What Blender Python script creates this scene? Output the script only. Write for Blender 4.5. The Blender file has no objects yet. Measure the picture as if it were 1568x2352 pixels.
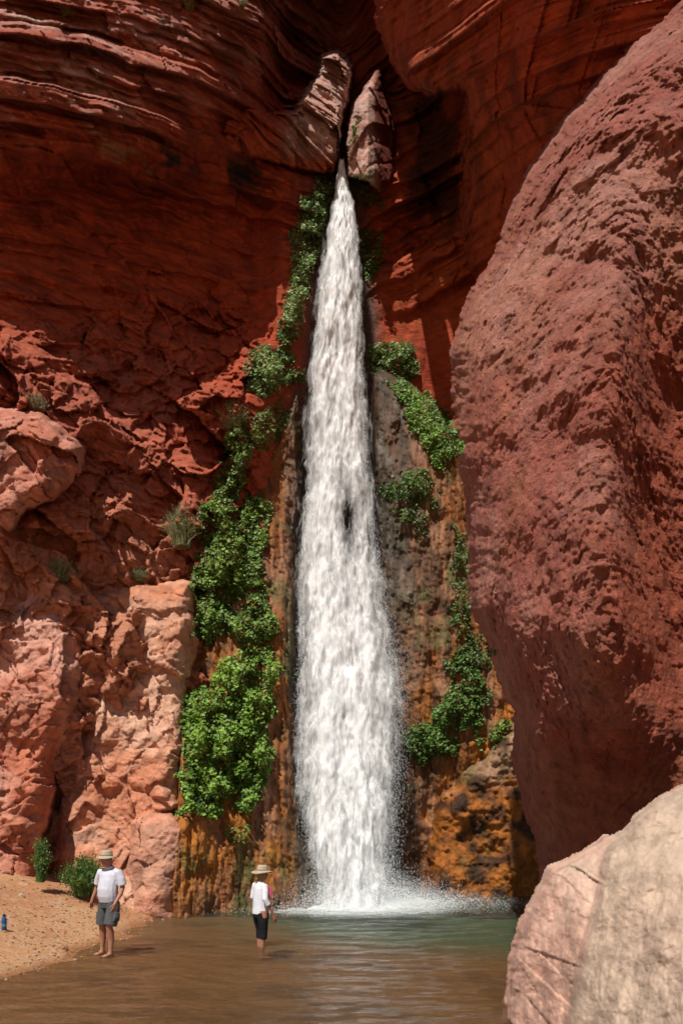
import bpy, math, random
import numpy as np
from mathutils import Vector
random.seed(5); rng=np.random.default_rng(7)
# ------------------------------------------------------------------ image pixel frame
# image pixel coordinates, unprojected from the camera at (0,0,2.2); world position = pixel ray * depth
FL,BX,BZ,EH=1829.0,784.0,1888.0,2.2
def wx(b,Y): return (b-BX)/FL*Y
def wz(e,Y): return EH+(BZ-e)/FL*Y
# ------------------------------------------------------------------ noise
TB=rng.random((64,64,64)).astype(np.float32)*2-1
def vn(x,y,z):
    xi=np.floor(x).astype(np.int64); yi=np.floor(y).astype(np.int64); zi=np.floor(z).astype(np.int64)
    fx=x-xi; fy=y-yi; fz=z-zi
    fx=fx*fx*(3-2*fx); fy=fy*fy*(3-2*fy); fz=fz*fz*(3-2*fz)
    x0=xi&63;x1=(xi+1)&63;y0=yi&63;y1=(yi+1)&63;z0=zi&63;z1=(zi+1)&63
    a=TB[x0,y0,z0]*(1-fx)+TB[x1,y0,z0]*fx
    b=TB[x0,y1,z0]*(1-fx)+TB[x1,y1,z0]*fx
    c=TB[x0,y0,z1]*(1-fx)+TB[x1,y0,z1]*fx
    d=TB[x0,y1,z1]*(1-fx)+TB[x1,y1,z1]*fx
    return (a*(1-fy)+b*fy)*(1-fz)+(c*(1-fy)+d*fy)*fz
def fbm(x,y,z,o=4,g=0.5):
    s=0;a=1;t=0
    for i in range(o):
        s=s+a*vn(x+i*17.3,y+i*5.1,z+i*9.7); t+=a; a*=g; x=x*2.03;y=y*2.03;z=z*2.03
    return s/t
def billow(x,y,z,o=4,g=0.5):
    s=0;a=1;t=0
    for i in range(o):
        s=s+a*(np.abs(vn(x+i*17.3,y+i*5.1,z+i*9.7))*2-0.5); t+=a; a*=g; x=x*2.03;y=y*2.03;z=z*2.03
    return s/t
def h2(i,j,k):
    return TB[(i*7+k*3)&63,(j*11+k*5+(i>>3))&63,(i*3+j*5+k*13)&63]
def facets(x,z,seed=0,tilt=0.9,crack=0.25):
    """broken-rock facets : random offset and tilt per cell, dark joints"""
    xi=np.floor(x).astype(np.int64); zi=np.floor(z).astype(np.int64)
    f1=np.full(x.shape,9.0);f2=np.full(x.shape,9.0);hh=np.zeros(x.shape)
    for a in (-1,0,1):
        for b in (-1,0,1):
            i=xi+a;j=zi+b
            cx=i+0.5+0.48*h2(i,j,seed); cz=j+0.5+0.48*h2(i,j,seed+1)
            dx=x-cx;dz=z-cz; d=np.sqrt(dx*dx+dz*dz)
            val=0.5*h2(i,j,seed+2)+tilt*(dx*h2(i,j,seed+3)+dz*h2(i,j,seed+4))
            m=d<f1
            f2=np.where(m,f1,np.minimum(f2,d)); f1=np.where(m,d,f1); hh=np.where(m,val,hh)
    e=f2-f1
    return hh-crack*np.exp(-e*18)
def sstep(a,b,x):
    t=np.clip((x-a)/(b-a),0,1); return t*t*(3-2*t)
def ledges(q,seed,sharp=0.22,x=None,fx=0.5,jx=0.5):
    i=np.floor(q).astype(np.int64); t=q-i
    r0=TB[i&63,seed,3]; r1=TB[(i+1)&63,seed,3]
    if x is not None:
        j0=np.floor(x*fx+7*r0).astype(np.int64); j1=np.floor(x*fx+7*r1).astype(np.int64)
        r0=r0+jx*h2(i,j0,seed); r1=r1+jx*h2(i+1,j1,seed)
    s=sstep(1-sharp,1,t)
    return r0*(1-s)+r1*s+0.35*(0.5-t)*(1-s)
# ------------------------------------------------------------------ tables / polygons
class Tab:
    def __init__(s,bx,by,rows,blur=4):
        bx=np.array(bx,float);by=np.array(by,float);R=np.array(rows,float)
        s.x0,s.x1,s.y0,s.y1=bx[0],bx[-1],by[0],by[-1]; st=15.0; s.st=st
        gx=np.arange(s.x0,s.x1+st,st); gy=np.arange(s.y0,s.y1+st,st)
        A=np.array([np.interp(gx,bx,r) for r in R])
        A=np.array([np.interp(gy,by,A[:,k]) for k in range(A.shape[1])]).T
        for _ in range(blur):
            P=np.pad(A,1,mode='edge'); A=(P[:-2,1:-1]+P[2:,1:-1]+2*P[1:-1,1:-1]+P[1:-1,:-2]+P[1:-1,2:]+0*A)/6
        s.A=A
    def __call__(s,x,y):
        fx=np.clip((x-s.x0)/s.st,0,s.A.shape[1]-1.001); fy=np.clip((y-s.y0)/s.st,0,s.A.shape[0]-1.001)
        i=fx.astype(int);j=fy.astype(int);fx=fx-i;fy=fy-j;A=s.A
        return (A[j,i]*(1-fx)+A[j,i+1]*fx)*(1-fy)+(A[j+1,i]*(1-fx)+A[j+1,i+1]*fx)*fy
def sdf(x,y,poly):
    P=np.array(poly,float); n=len(P); d=np.full(x.shape,1e9); ins=np.zeros(x.shape,bool)
    for k in range(n):
        ax,ay=P[k]; bx,by=P[(k+1)%n]; ex,ey=bx-ax,by-ay
        t=np.clip(((x-ax)*ex+(y-ay)*ey)/(ex*ex+ey*ey+1e-9),0,1)
        d=np.minimum(d,(x-ax-t*ex)**2+(y-ay-t*ey)**2)
        if by!=ay:
            c=((ay>y)!=(by>y))&(x<(bx-ax)*(y-ay)/(by-ay)+ax); ins^=c
    d=np.sqrt(d); return np.where(ins,d,-d)
# ------------------------------------------------------------------ mesh helpers
def mesh_np(name,V,Fc,mat,col=None,smooth=True,parent=None):
    me=bpy.data.meshes.new(name); n=len(V); m=len(Fc); k=Fc.shape[1]
    me.vertices.add(n); me.vertices.foreach_set('co',np.ascontiguousarray(V,dtype=np.float32).ravel())
    me.loops.add(m*k); me.loops.foreach_set('vertex_index',np.ascontiguousarray(Fc,dtype=np.int32).ravel())
    me.polygons.add(m); me.polygons.foreach_set('loop_start',np.arange(m,dtype=np.int32)*k)
    me.polygons.foreach_set('loop_total',np.full(m,k,dtype=np.int32))
    me.polygons.foreach_set('use_smooth',np.full(m,smooth))
    me.update(calc_edges=True)
    if col is not None:
        a=me.color_attributes.new('Col','FLOAT_COLOR','POINT')
        a.data.foreach_set('color',np.ascontiguousarray(col,dtype=np.float32).ravel())
    ob=bpy.data.objects.new(name,me); bpy.context.scene.collection.objects.link(ob)
    if mat: me.materials.append(mat)
    if parent: ob.parent=parent
    return ob
MS=4.0; MX0,MY0=-800,-900; MAPD=np.full((int(3400/MS),int(4000/MS)),1e3)
def rock(name,box,step,depth,color,mat,poly=None,w=40,fall=2.0,k=0.12,margin=14,wob=10,wobs=0.012,seed=0):
    gx=np.arange(box[0],box[1]+step,step); gy=np.arange(box[2],box[3]+step,step)
    B,E=np.meshgrid(gx,gy); Y=None
    Y=depth.base(B,E)
    if poly is not None:
        nb=B+wob*fbm(B*wobs,E*wobs,B*0+seed+1.3,3)+0.35*wob*fbm(B*wobs*5,E*wobs*5,B*0+seed+1.3,2)
        ne=E+wob*fbm(B*wobs,E*wobs,B*0+seed+7.7,3)+0.35*wob*fbm(B*wobs*5,E*wobs*5,B*0+seed+4.3,2)
        d=sdf(nb,ne,poly); t=np.clip(1-d/w,0,1)
        Y=Y+fall*(1-np.sqrt(np.clip(1-t*t,0,1)))+np.where(d<0,-d*k,0)
        keep=d>-margin
    else:
        d=np.full(B.shape,999.0); keep=np.ones(B.shape,bool)
    X=wx(B,Y); Z=wz(E,Y)
    Y=Y-depth.disp(X,Y,Z,B,E,d)
    X=wx(B,Y); Z=wz(E,Y)
    ii=((E-MY0)/MS).astype(int); jj=((B-MX0)/MS).astype(int)
    ok=keep&(ii>=0)&(jj>=0)&(ii<MAPD.shape[0])&(jj<MAPD.shape[1])
    np.minimum.at(MAPD,(ii[ok],jj[ok]),Y[ok])
    C=color(X,Y,Z,B,E,d)
    ny,nx=B.shape; idx=np.arange(nx*ny).reshape(ny,nx)
    f=np.stack([idx[:-1,:-1],idx[1:,:-1],idx[1:,1:],idx[:-1,1:]],-1).reshape(-1,4)
    kf=keep.ravel(); f=f[kf[f].all(1)]
    used=np.zeros(nx*ny,bool); used[f.ravel()]=True; re=np.cumsum(used)-1; f=re[f]
    V=np.stack([X.ravel(),Y.ravel(),Z.ravel()],-1)[used]
    return mesh_np(name,V,f,mat,C.reshape(-1,4)[used])
class Dp:
    def __init__(s,base,disp): s.base=base; s.disp=disp
def mixc(a,b,t):
    t=np.clip(t,0,1)[...,None]; return a*(1-t)+b*t
def c3(r,g,b,sh): return np.broadcast_to(np.array([r,g,b],float),sh+(3,)).copy()
def rgba(c,wet): return np.concatenate([np.clip(c,0,1),np.clip(wet,0,1)[...,None]],-1)
# ------------------------------------------------------------------ materials
def newmat(n):
    m=bpy.data.materials.new(n); m.use_nodes=True; m.node_tree.nodes.clear(); return m,m.node_tree
def N(nt,t,**kw):
    n=nt.nodes.new(t)
    for k,v in kw.items():
        if k in n.inputs.keys(): n.inputs[k].default_value=v
        else: setattr(n,k,v)
    return n
def rock_mat(name,s1=6,s2=28,bump=0.5,dist=0.04,var=(0.72,1.25),rough=0.88,stretch=(1,1,1)):
    m,nt=newmat(name); L=nt.links.new
    out=N(nt,'ShaderNodeOutputMaterial'); bs=N(nt,'ShaderNodeBsdfPrincipled')
    at=N(nt,'ShaderNodeAttribute',attribute_name='Col'); tc=N(nt,'ShaderNodeTexCoord')
    mp=N(nt,'ShaderNodeMapping'); mp.inputs['Scale'].default_value=stretch; L(tc.outputs['Object'],mp.inputs['Vector'])
    n1=N(nt,'ShaderNodeTexNoise',Scale=s1,Detail=8.0,Roughness=0.68); n2=N(nt,'ShaderNodeTexNoise',Scale=s2,Detail=5.0,Roughness=0.7)
    L(mp.outputs[0],n1.inputs['Vector']); L(mp.outputs[0],n2.inputs['Vector'])
    mr=N(nt,'ShaderNodeMapRange'); mr.inputs['From Min'].default_value=0.3; mr.inputs['From Max'].default_value=0.7
    mr.inputs['To Min'].default_value=var[0]; mr.inputs['To Max'].default_value=var[1]; L(n1.outputs['Fac'],mr.inputs['Value'])
    mu=N(nt,'ShaderNodeMix',data_type='RGBA',blend_type='MULTIPLY'); mu.inputs['Factor'].default_value=1
    L(at.outputs['Color'],mu.inputs['A']); L(mr.outputs[0],mu.inputs['B']); L(mu.outputs['Result'],bs.inputs['Base Color'])
    ad=N(nt,'ShaderNodeMath',operation='MULTIPLY_ADD'); L(n2.outputs['Fac'],ad.inputs[0]); ad.inputs[1].default_value=0.5; L(n1.outputs['Fac'],ad.inputs[2])
    bp=N(nt,'ShaderNodeBump',Strength=bump,Distance=dist); L(ad.outputs[0],bp.inputs['Height']); L(bp.outputs[0],bs.inputs['Normal'])
    rr=N(nt,'ShaderNodeMapRange'); rr.inputs['To Min'].default_value=rough; rr.inputs['To Max'].default_value=0.28; L(at.outputs['Alpha'],rr.inputs['Value']); L(rr.outputs[0],bs.inputs['Roughness'])
    bs.inputs['Specular IOR Level'].default_value=0.3
    L(bs.outputs[0],out.inputs['Surface']); return m
M_red=rock_mat('red_sandstone',2.5,12,0.8,0.14,(0.62,1.32),0.88,(0.8,0.8,2.0))
M_left=rock_mat('weathered_sandstone',3.0,16,0.7,0.10,(0.66,1.3))
M_pit=rock_mat('pitted_sandstone',5,18,1.0,0.18,(0.62,1.32))
M_pale=rock_mat('pale_limestone',3,26,0.7,0.04,(0.74,1.2))
M_trav=rock_mat('wet_travertine',4,18,0.9,0.11,(0.45,1.45),0.6,(1,1,0.45))
def plain(name,col,rough=0.8,var=0.15,scale=20,bump=0.0,spec=0.3,transl=0.0,attr=False):
    m,nt=newmat(name); L=nt.links.new
    out=N(nt,'ShaderNodeOutputMaterial'); bs=N(nt,'ShaderNodeBsdfPrincipled',Roughness=rough); bs.inputs['Specular IOR Level'].default_value=spec
    tc=N(nt,'ShaderNodeTexCoord'); n1=N(nt,'ShaderNodeTexNoise',Scale=scale,Detail=4.0); L(tc.outputs['Object'],n1.inputs['Vector'])
    mr=N(nt,'ShaderNodeMapRange'); mr.inputs['From Min'].default_value=0.3; mr.inputs['From Max'].default_value=0.7
    mr.inputs['To Min'].default_value=1-var; mr.inputs['To Max'].default_value=1+var; L(n1.outputs['Fac'],mr.inputs['Value'])
    mu=N(nt,'ShaderNodeMix',data_type='RGBA',blend_type='MULTIPLY'); mu.inputs['Factor'].default_value=1
    if attr:
        at=N(nt,'ShaderNodeAttribute',attribute_name='Col'); L(at.outputs['Color'],mu.inputs['A'])
    else: mu.inputs['A'].default_value=(*col,1)
    L(mr.outputs[0],mu.inputs['B']); L(mu.outputs['Result'],bs.inputs['Base Color'])
    if bump>0:
        bp=N(nt,'ShaderNodeBump',Strength=bump,Distance=0.02); L(n1.outputs['Fac'],bp.inputs['Height']); L(bp.outputs[0],bs.inputs['Normal'])
    if transl>0:
        tr=N(nt,'ShaderNodeBsdfTranslucent'); L(mu.outputs['Result'],tr.inputs['Color']); mx=N(nt,'ShaderNodeMixShader',Fac=transl)
        L(bs.outputs[0],mx.inputs[1]); L(tr.outputs[0],mx.inputs[2]); L(mx.outputs[0],out.inputs['Surface'])
    else: L(bs.outputs[0],out.inputs['Surface'])
    return m
# ------------------------------------------------------------------ main canyon wall
bxs=[-700,-300,0,300,500,600,650,720,780,840,900,1000,1070,1200,1400,1700,2200]
bys=[-600,-300,-120,0,200,330,420,560,700,850,1000,1200,1600,2000,2300]
wall_t=Tab(bxs,bys,[  # unseen upper rows lean forward as a roof, shaped to shade the slot bowl
 [24,24,24,26,27,27,26,24.5,25,24,21.5,19,17.5,15.6,14.5,14,14],
 [20.5,21,21.6,23,24,25,25,25,25.5,24.5,22,19.5,18,15.8,14.7,14,14],
 [19.6,19.8,20.2,21.8,22.8,23.8,25.2,27,28.5,27,24,21,19,16.5,15.5,15,14],
 [19.2,19.2,19.6,21.4,22.6,23.6,26.4,29.6,31.5,30,27.5,25,22,18.5,17,16,15],
 [19.0,19.0,19.4,21.4,22.9,24.4,27.6,28.8,30.5,29.6,28.8,27.6,25,21,18.5,17,16],
 [19.2,19.2,19.4,21.5,23.8,25.4,26.4,26.6,29.5,28.4,28.2,27.6,26,23,20,18,17],
 [20.4,20.6,21.0,23.6,25.2,26.1,25.8,26.1,27.2,27.2,27.2,27.4,26.4,24,21,19,18],
 [20.8,20.9,21.4,24.0,25.7,26.2,25.2,25.6,27.2,27.2,27.2,27.4,26.8,25,22.5,21,20],
 [20.2,20.3,20.6,23.4,25.4,25.8,25.0,25.4,27,27,27.2,27.5,27,25.5,23,21,20],
 [19.2,19.2,19.6,22.4,24.0,24.6,25.0,25.6,26.8,26.8,27,27.5,27,25.5,23,21,20],
 [18.6,18.6,19.0,21.4,22.7,23.9,25.0,26.0,26.6,26.6,27,27.5,27,25,23,21,20],
 [18.2,18.2,18.6,20.6,22.2,23.8,25.2,26.3,26.3,26.3,27,27,27,25,23,21,20],
 [18.2,18.2,18.6,20.0,22.0,23.8,25.2,26,26,26,27,27,27,25,23,21,20],
 [18.2,18.2,18.6,20,22,24,25,25.5,25.5,25.5,26.5,26.5,26.5,25,23,21,20],
 [18.2,18.2,18.6,20,22,24,25,25.5,25.5,25.5,26.5,26.5,26.5,25,23,21,20]],1)
def wall_masks(X,Y,Z,B,E):
    left=sstep(860,760,B)
    up=sstep(820,640,E+0.10*(B-300)+60*fbm(B*0.006,E*0.006,0*B,2))
    return left,up
def strat_q(X,Z,left):
    wl=Z+0.18*(X+8)+0.5*vn(X*0.18,Z*0.12,X*0+3.1)+0.14*vn(X*0.9,Z*0.9,X*0)+0.05*vn(X*3,Z*3,X*0)
    wr=Z-0.42*(X-3)+0.5*vn(X*0.2,Z*0.15,X*0+5.1)+0.12*vn(X*0.8,Z*0.8,X*0)+0.05*vn(X*3,Z*3,X*0)
    return wl*left+wr*(1-left)
def strata(X,Y,Z,B,E,left):
    q=strat_q(X,(BZ-E)/FL*23.0+EH+0.25*(Z-((BZ-E)/FL*23.0+EH)),left)
    xj=X+0.25*vn(X*0.8,Z*2.0,X*0+8)+0.2*Z
    st=0.60*ledges(q*0.6+0.3,5,0.10,xj,0.16,0.5)+0.42*ledges(q*1.7,9,0.12,xj,0.45,0.7)*(0.5+0.7*left)+0.18*ledges(q*4.6,13,0.22,xj,0.9,0.8)*(0.4+0.75*left)+0.07*ledges(q*11,17,0.3,xj,2.0,0.8)
    amp=0.4+0.9*sstep(-0.45,0.45,fbm(X*0.3,Z*0.3,X*0+9,2))
    amp=amp*(1-0.35*sstep(420,520,E)*left)
    return st*amp+0.34*fbm(X*0.35,Y*0.35,Z*0.55,6,0.55)+0.12*facets(X*0.9+0.3*Z,Z*1.6,31,1.0,0.1)+0.06*fbm(X*4,Y*4,Z*9,3)
def wall_disp(X,Y,Z,B,E,d):
    left,up=wall_masks(X,Y,Z,B,E); st=strata(X,Y,Z,B,E,left)
    wxp=X+0.35*fbm(X*1.1,Z*1.1,X*0+1,3); wzp=Z+0.35*fbm(X*1.1,Z*1.1,X*0+6,3)
    rub=0.70*facets(wxp*0.42+0.2*wzp,wzp*0.42,3,1.5,0.1)+0.42*facets(wxp*1.1+.3*wzp,wzp*1.0-0.4*wxp,11,1.5,0.12)+0.22*facets(wxp*2.9,wzp*2.6-.5*wxp,19,1.4,0.12)+0.09*facets(wxp*7,wzp*7,23,1.4,0.15)+0.45*fbm(X*0.4,Y*0.4,Z*0.4,7,0.6)
    rw=sstep(680,520,B)
    mid=0.35*fbm(X*0.6,Y*0.6,Z*0.6,5)+0.1*fbm(X*4,Y*3,Z*1.2,4)
    low=rub*rw+mid*(1-rw)
    nar=sstep(15,120,np.abs(B-785))*(1-0.6*sstep(600,650,B)*sstep(740,700,B)*sstep(380,430,E)) 
    return (st*up+low*(1-up))*(0.25+0.75*nar)
def wall_col(X,Y,Z,B,E,d):
    sh=B.shape; left,up=wall_masks(X,Y,Z,B,E); q=strat_q(X,(BZ-E)/FL*23.0+EH,left)
    c=c3(0.37,0.062,0.022,sh)
    band=0.5+0.5*ledges(q*2.3,21,0.5)+0.4*fbm(X*1.2,Y,Z*2.5,3)
    topm=sstep(430,120,E+0.15*B)*left
    c=mixc(c,np.array([0.40,0.17,0.125]),topm*(0.3+0.6*band)*0.9)
    c=mixc(c,np.array([0.56,0.36,0.30]),topm*sstep(0.08,0.38,fbm(X*0.8,Z*3.5,Y*0.3,5,.6))*0.85)  # pale strata, with the stronger sunlight on the top put into the colour
    c=mixc(c,np.array([0.42,0.085,0.022]),(1-left)*sstep(-0.1,0.5,fbm(X*0.4,Z*0.4,Y*0+2,3))*0.8)
    c=mixc(c,np.array([0.27,0.035,0.012]),(1-left)*sstep(0.0,0.5,fbm(X*0.7,Z*0.5,Y*0+12,4))*0.8)
    c=mixc(c,np.array([0.43,0.12,0.07]),sstep(600,300,B)*sstep(650,900,E)*0.85)
    c=mixc(c,np.array([0.55,0.23,0.135]),sstep(520,380,B)*sstep(1000,1400,E+60*fbm(B*0.01,E*0.01,0*B,2)))
    s=fbm(X*1.6,Y*0.5,Z*0.8,4)
    c=mixc(c,c*0.5,sstep(0.0,0.4,fbm(X*1.3,Y*0.4,Z*3.2+30,5))*up*0.8)
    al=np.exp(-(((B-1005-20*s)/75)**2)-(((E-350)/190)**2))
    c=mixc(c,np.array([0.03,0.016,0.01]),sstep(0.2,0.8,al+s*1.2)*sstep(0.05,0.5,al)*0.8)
    bl=np.exp(-(((E-350-0.2*(B-300))/45)**2))*sstep(760,640,B)*sstep(120,260,B)
    c=mixc(c,np.array([0.035,0.022,0.018]),bl*sstep(0.05,0.3,s))
    c=mixc(c,np.array([0.42,0.30,0.16]),bl*sstep(0.15,0.4,-s)*0.5)
    ww=20+np.clip((E-380)*0.09,0,110)
    wet=sstep(ww+60,ww,np.abs(B-775+25*fbm(B*0.02,E*0.004,0*B,2)))*sstep(360,430,E)
    c=mixc(c,np.array([0.055,0.05,0.04]),wet*0.9)
    return rgba(c,wet)
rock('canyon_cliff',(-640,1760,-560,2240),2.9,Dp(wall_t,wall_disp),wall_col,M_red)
# overhanging block to the right of the slot, with the dark alcove beneath it
oh_t=Tab([840,950,1070,1200,1400,1760],[-560,0,200,330,430,560,740],[
 [21,18,16,14.5,13.5,13],[22.8,19.8,17.4,15.3,14.5,14],[24,21.6,19.2,16.8,15.8,15],[25.5,24.3,21.6,18.8,17.5,16.5],[26.3,25.8,23.6,20.5,19,18],[27,26.8,25.3,23,20.5,19],[27.5,27.3,26.6,24.5,22,20.5]],3)
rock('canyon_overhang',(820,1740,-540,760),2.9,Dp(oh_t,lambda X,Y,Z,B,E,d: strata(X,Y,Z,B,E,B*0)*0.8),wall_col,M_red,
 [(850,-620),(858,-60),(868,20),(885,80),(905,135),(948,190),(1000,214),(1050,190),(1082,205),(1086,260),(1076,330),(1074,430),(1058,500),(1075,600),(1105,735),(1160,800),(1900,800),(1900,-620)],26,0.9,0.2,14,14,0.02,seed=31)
def plane(y0,gb,ge,b0,e0): return lambda B,E: y0+gb*(B-b0)+ge*(E-e0)
def gen_disp(a=0.3,f=1.0,fa=0.2,ff=1.0,fine=0.05):
    def g(X,Y,Z,B,E,d):
        xx=X+0.4*fbm(X*1.1,Z*1.1,X*0,3); zz=Z+0.4*fbm(X*1.1,Z*1.1,X*0+4,3)
        return a*fbm(X*f,Y*f,Z*f,7,0.57)+fa*facets(xx*ff+.3*zz,zz*ff*.8,7,1.3,0.12)+0.5*fa*facets(xx*ff*2.6,zz*ff*2.3-.6*xx,15,1.3,0.12)+0.2*fa*facets(xx*ff*7,zz*ff*7,25,1.3,0.12)+fine*fbm(X*7,Y*7,Z*7,3)
    return g
def gen_col(a,b,f=0.8,s=(1,1,1),wet=0.0,dark=None):
    a=np.array(a,float);b=np.array(b,float)
    def g(X,Y,Z,B,E,d):
        t=sstep(-0.35,0.35,fbm(X*f*s[0],Y*f*s[1],Z*f*s[2],5,.6))
        c=mixc(np.broadcast_to(a,B.shape+(3,)),b,t)
        c=mixc(c,c*0.6,sstep(0.1,0.45,fbm(X*1.7,Y*1.7,Z*1.7+9,5))*0.7)
        if dark is not None: c=mixc(c,np.array(dark),sstep(0.15,0.45,fbm(X*1.7,Y*1.7,Z*1.7+9,4))*0.7)
        return rgba(c,np.full(B.shape,wet))
    return g
def fin_disp(X,Y,Z,B,E,d):
    q=Z+0.45*X+0.25*vn(X,Y,Z); xj=X+0.2*vn(X*2,Z*2,Y*0)
    return 0.22*ledges(q*2.4,4,0.2,xj,1.2,0.7)+0.09*ledges(q*7,8,0.3,xj,2,0.7)+0.35*facets(X*1.3+.4*Z,Z*.7,33,1.3,.1)+0.25*fbm(X*1.2,Y,Z*1.2,6,.6)
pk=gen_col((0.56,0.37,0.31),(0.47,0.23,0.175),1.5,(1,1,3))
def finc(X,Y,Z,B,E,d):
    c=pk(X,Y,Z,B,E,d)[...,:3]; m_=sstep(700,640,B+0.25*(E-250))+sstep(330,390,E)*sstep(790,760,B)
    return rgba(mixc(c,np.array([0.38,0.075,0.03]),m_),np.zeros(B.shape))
def finr(X,Y,Z,B,E,d):
    c=pk(X,Y,Z,B,E,d)[...,:3]; m_=sstep(852,872,B-0.05*(E-250)+14*fbm(X*2,Y*2,Z*2,3))  # shade right of the fin's lit part put into the colour
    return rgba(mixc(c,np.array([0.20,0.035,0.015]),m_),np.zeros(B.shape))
def finr_disp(X,Y,Z,B,E,d):
    return 0.12*ledges((Z-1.5*X)*1.6,4,0.3)+0.22*facets(X*1.3+.4*Z,Z*.5,33,1.3,.1)+0.2*fbm(X*1.2,Y,Z*1.2,6,.6)
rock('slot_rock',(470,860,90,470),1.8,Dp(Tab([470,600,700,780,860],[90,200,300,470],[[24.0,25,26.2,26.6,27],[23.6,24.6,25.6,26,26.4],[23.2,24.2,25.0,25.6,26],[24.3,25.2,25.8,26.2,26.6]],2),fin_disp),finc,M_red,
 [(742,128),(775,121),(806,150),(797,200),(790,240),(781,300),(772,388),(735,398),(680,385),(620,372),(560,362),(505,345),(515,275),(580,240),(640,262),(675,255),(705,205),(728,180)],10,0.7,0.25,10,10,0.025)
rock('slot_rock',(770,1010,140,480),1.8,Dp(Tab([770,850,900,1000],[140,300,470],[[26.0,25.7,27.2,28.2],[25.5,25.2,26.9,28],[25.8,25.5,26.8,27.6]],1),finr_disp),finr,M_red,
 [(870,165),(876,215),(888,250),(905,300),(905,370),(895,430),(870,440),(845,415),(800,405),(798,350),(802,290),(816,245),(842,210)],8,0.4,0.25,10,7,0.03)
# ------------------------------------------------------------------ rocks on the left
tanA,tanB=(0.66,0.38,0.26),(0.56,0.215,0.115)
lcol=gen_col(tanA,tanB,0.6)
rock('sandstone_block',(90,480,1290,2240),2.5,Dp(plane(18.8,0.0008,-0.0022,300,2000),gen_disp(0.5,0.5,0.24,0.6,0.03)),lcol,M_left,
 [(205,1345),(300,1330),(440,1345),(455,1480),(432,1560),(435,1700),(418,1800),(424,1900),(422,2160),(200,2160),(112,2160),(112,1990),(130,1880),(180,1700),(222,1560),(190,1450)],50,1.3,0.12,14,18,seed=3)
rock('sandstone_boulder',(-420,230,1180,2240),2.5,Dp(plane(17.4,0.003,-0.0028,60,1900),gen_disp(0.5,0.55,0.28,0.65,0.03)),gen_col((0.60,0.31,0.23),(0.48,0.16,0.09),0.6),M_left,
 [(-380,1150),(-150,1160),(0,1222),(60,1250),(122,1310),(160,1390),(197,1470),(190,1560),(172,1650),(130,1760),(110,1850),(92,1960),(85,2160),(-380,2160)],60,1.3,0.12,14,18,seed=5)
rock('sandstone_boulder',(270,450,1830,2240),2.3,Dp(plane(18.3,0.0,-0.001,300,2000),gen_disp(0.32,0.7,0.10,0.8,0.02)),gen_col((0.58,0.30,0.20),(0.52,0.20,0.12),0.8),M_left,
 [(300,1890),(340,1862),(395,1866),(420,1900),(418,2000),(408,2140),(290,2140),(284,2000)],60,0.8,0.1,12,8,seed=8)
rock('sandstone_boulder',(-300,240,910,1270),2.5,Dp(plane(18.0,0.002,-0.001,60,1000),gen_disp(0.5,0.6,0.36,0.7,0.04)),gen_col((0.55,0.28,0.21),(0.46,0.15,0.09),0.6),M_left,
 [(-260,960),(0,945),(90,950),(150,980),(188,1020),(180,1090),(120,1150),(60,1170),(10,1240),(-260,1260)],45,1.1,0.12,14,16,seed=9)
# ------------------------------------------------------------------ travertine aprons
def trav_disp(X,Y,Z,B,E,d):
    return 0.36*fbm(X*1.0,Y,Z*0.35,5)+0.15*billow(X*3.5,Y*2,Z*0.5,4)+0.09*fbm(X*9,Y*4,Z*2.0,3)+0.22*fbm(X*2,Y*2,Z*2,6,.62)
def trav_col(X,Y,Z,B,E,d):
    sh=B.shape; st=fbm(X*2.6,Y,Z*0.35,5)
    c=mixc(c3(0.27,0.09,0.02,sh),np.array([0.36,0.17,0.085]),sstep(-0.2,0.35,st))
    c=mixc(c,np.array([0.44,0.15,0.013]),sstep(-0.15,0.25,fbm(X*0.9,Y,Z*0.7+5,4))*sstep(1250,1750,E)*0.85)
    c=mixc(c,np.array([0.08,0.038,0.014]),sstep(-0.05,0.3,fbm(X*3.1,Y,Z*0.5+11,5,.6))*.85)
    c=mixc(c,np.array([0.09,0.12,0.03]),sstep(0.2,0.45,fbm(X*1.1,Y,Z*0.9+21,4))*0.6)
    xe=np.where(B<785,sstep(640,690,B),sstep(1000,890,B))
    c=mixc(c,np.array([0.07,0.058,0.042]),xe*0.85*sstep(-0.5,0.2,st+0.4*xe))
    c=mixc(c,np.array([0.22,0.19,0.165]),xe*sstep(0.1,0.35,fbm(X*4,Y,Z*1.4+3,4))*0.5)
    return rgba(c,0.4+0.5*xe)
rock('travertine_apron',(340,800,820,2240),2.3,Dp(Tab([340,430,500,620,700,760,800],[800,1100,1400,1700,1900,2000,2090,2300],
 [[25,25,25,25.2,25.6,26,26],[24,24,24,24.3,24.8,25.5,26],[21.5,21.7,21.9,22.4,23.2,24.5,25],[19.6,20,20.5,21.4,22.3,23.5,24],[18.5,18.8,19.6,20.8,21.6,22.6,23],[18.3,18.6,19.4,20.3,20.9,21.6,22],[18.2,18.6,19.3,19.9,20.3,20.8,21],[18.2,18.6,19.3,19.9,20.3,20.8,21]],2),trav_disp),trav_col,M_trav,
 [(655,905),(690,850),(712,860),(708,1000),(700,1100),(688,1200),(688,1400),(686,1600),(688,1800),(698,1900),(735,1985),(757,2075),(757,2160),(360,2160),(365,2000),(385,1880),(400,1830),(390,1620),(420,1500),(430,1340),(500,1200),(560,1060),(610,1010)],45,1.3,0.1,12,8,seed=12)
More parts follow.
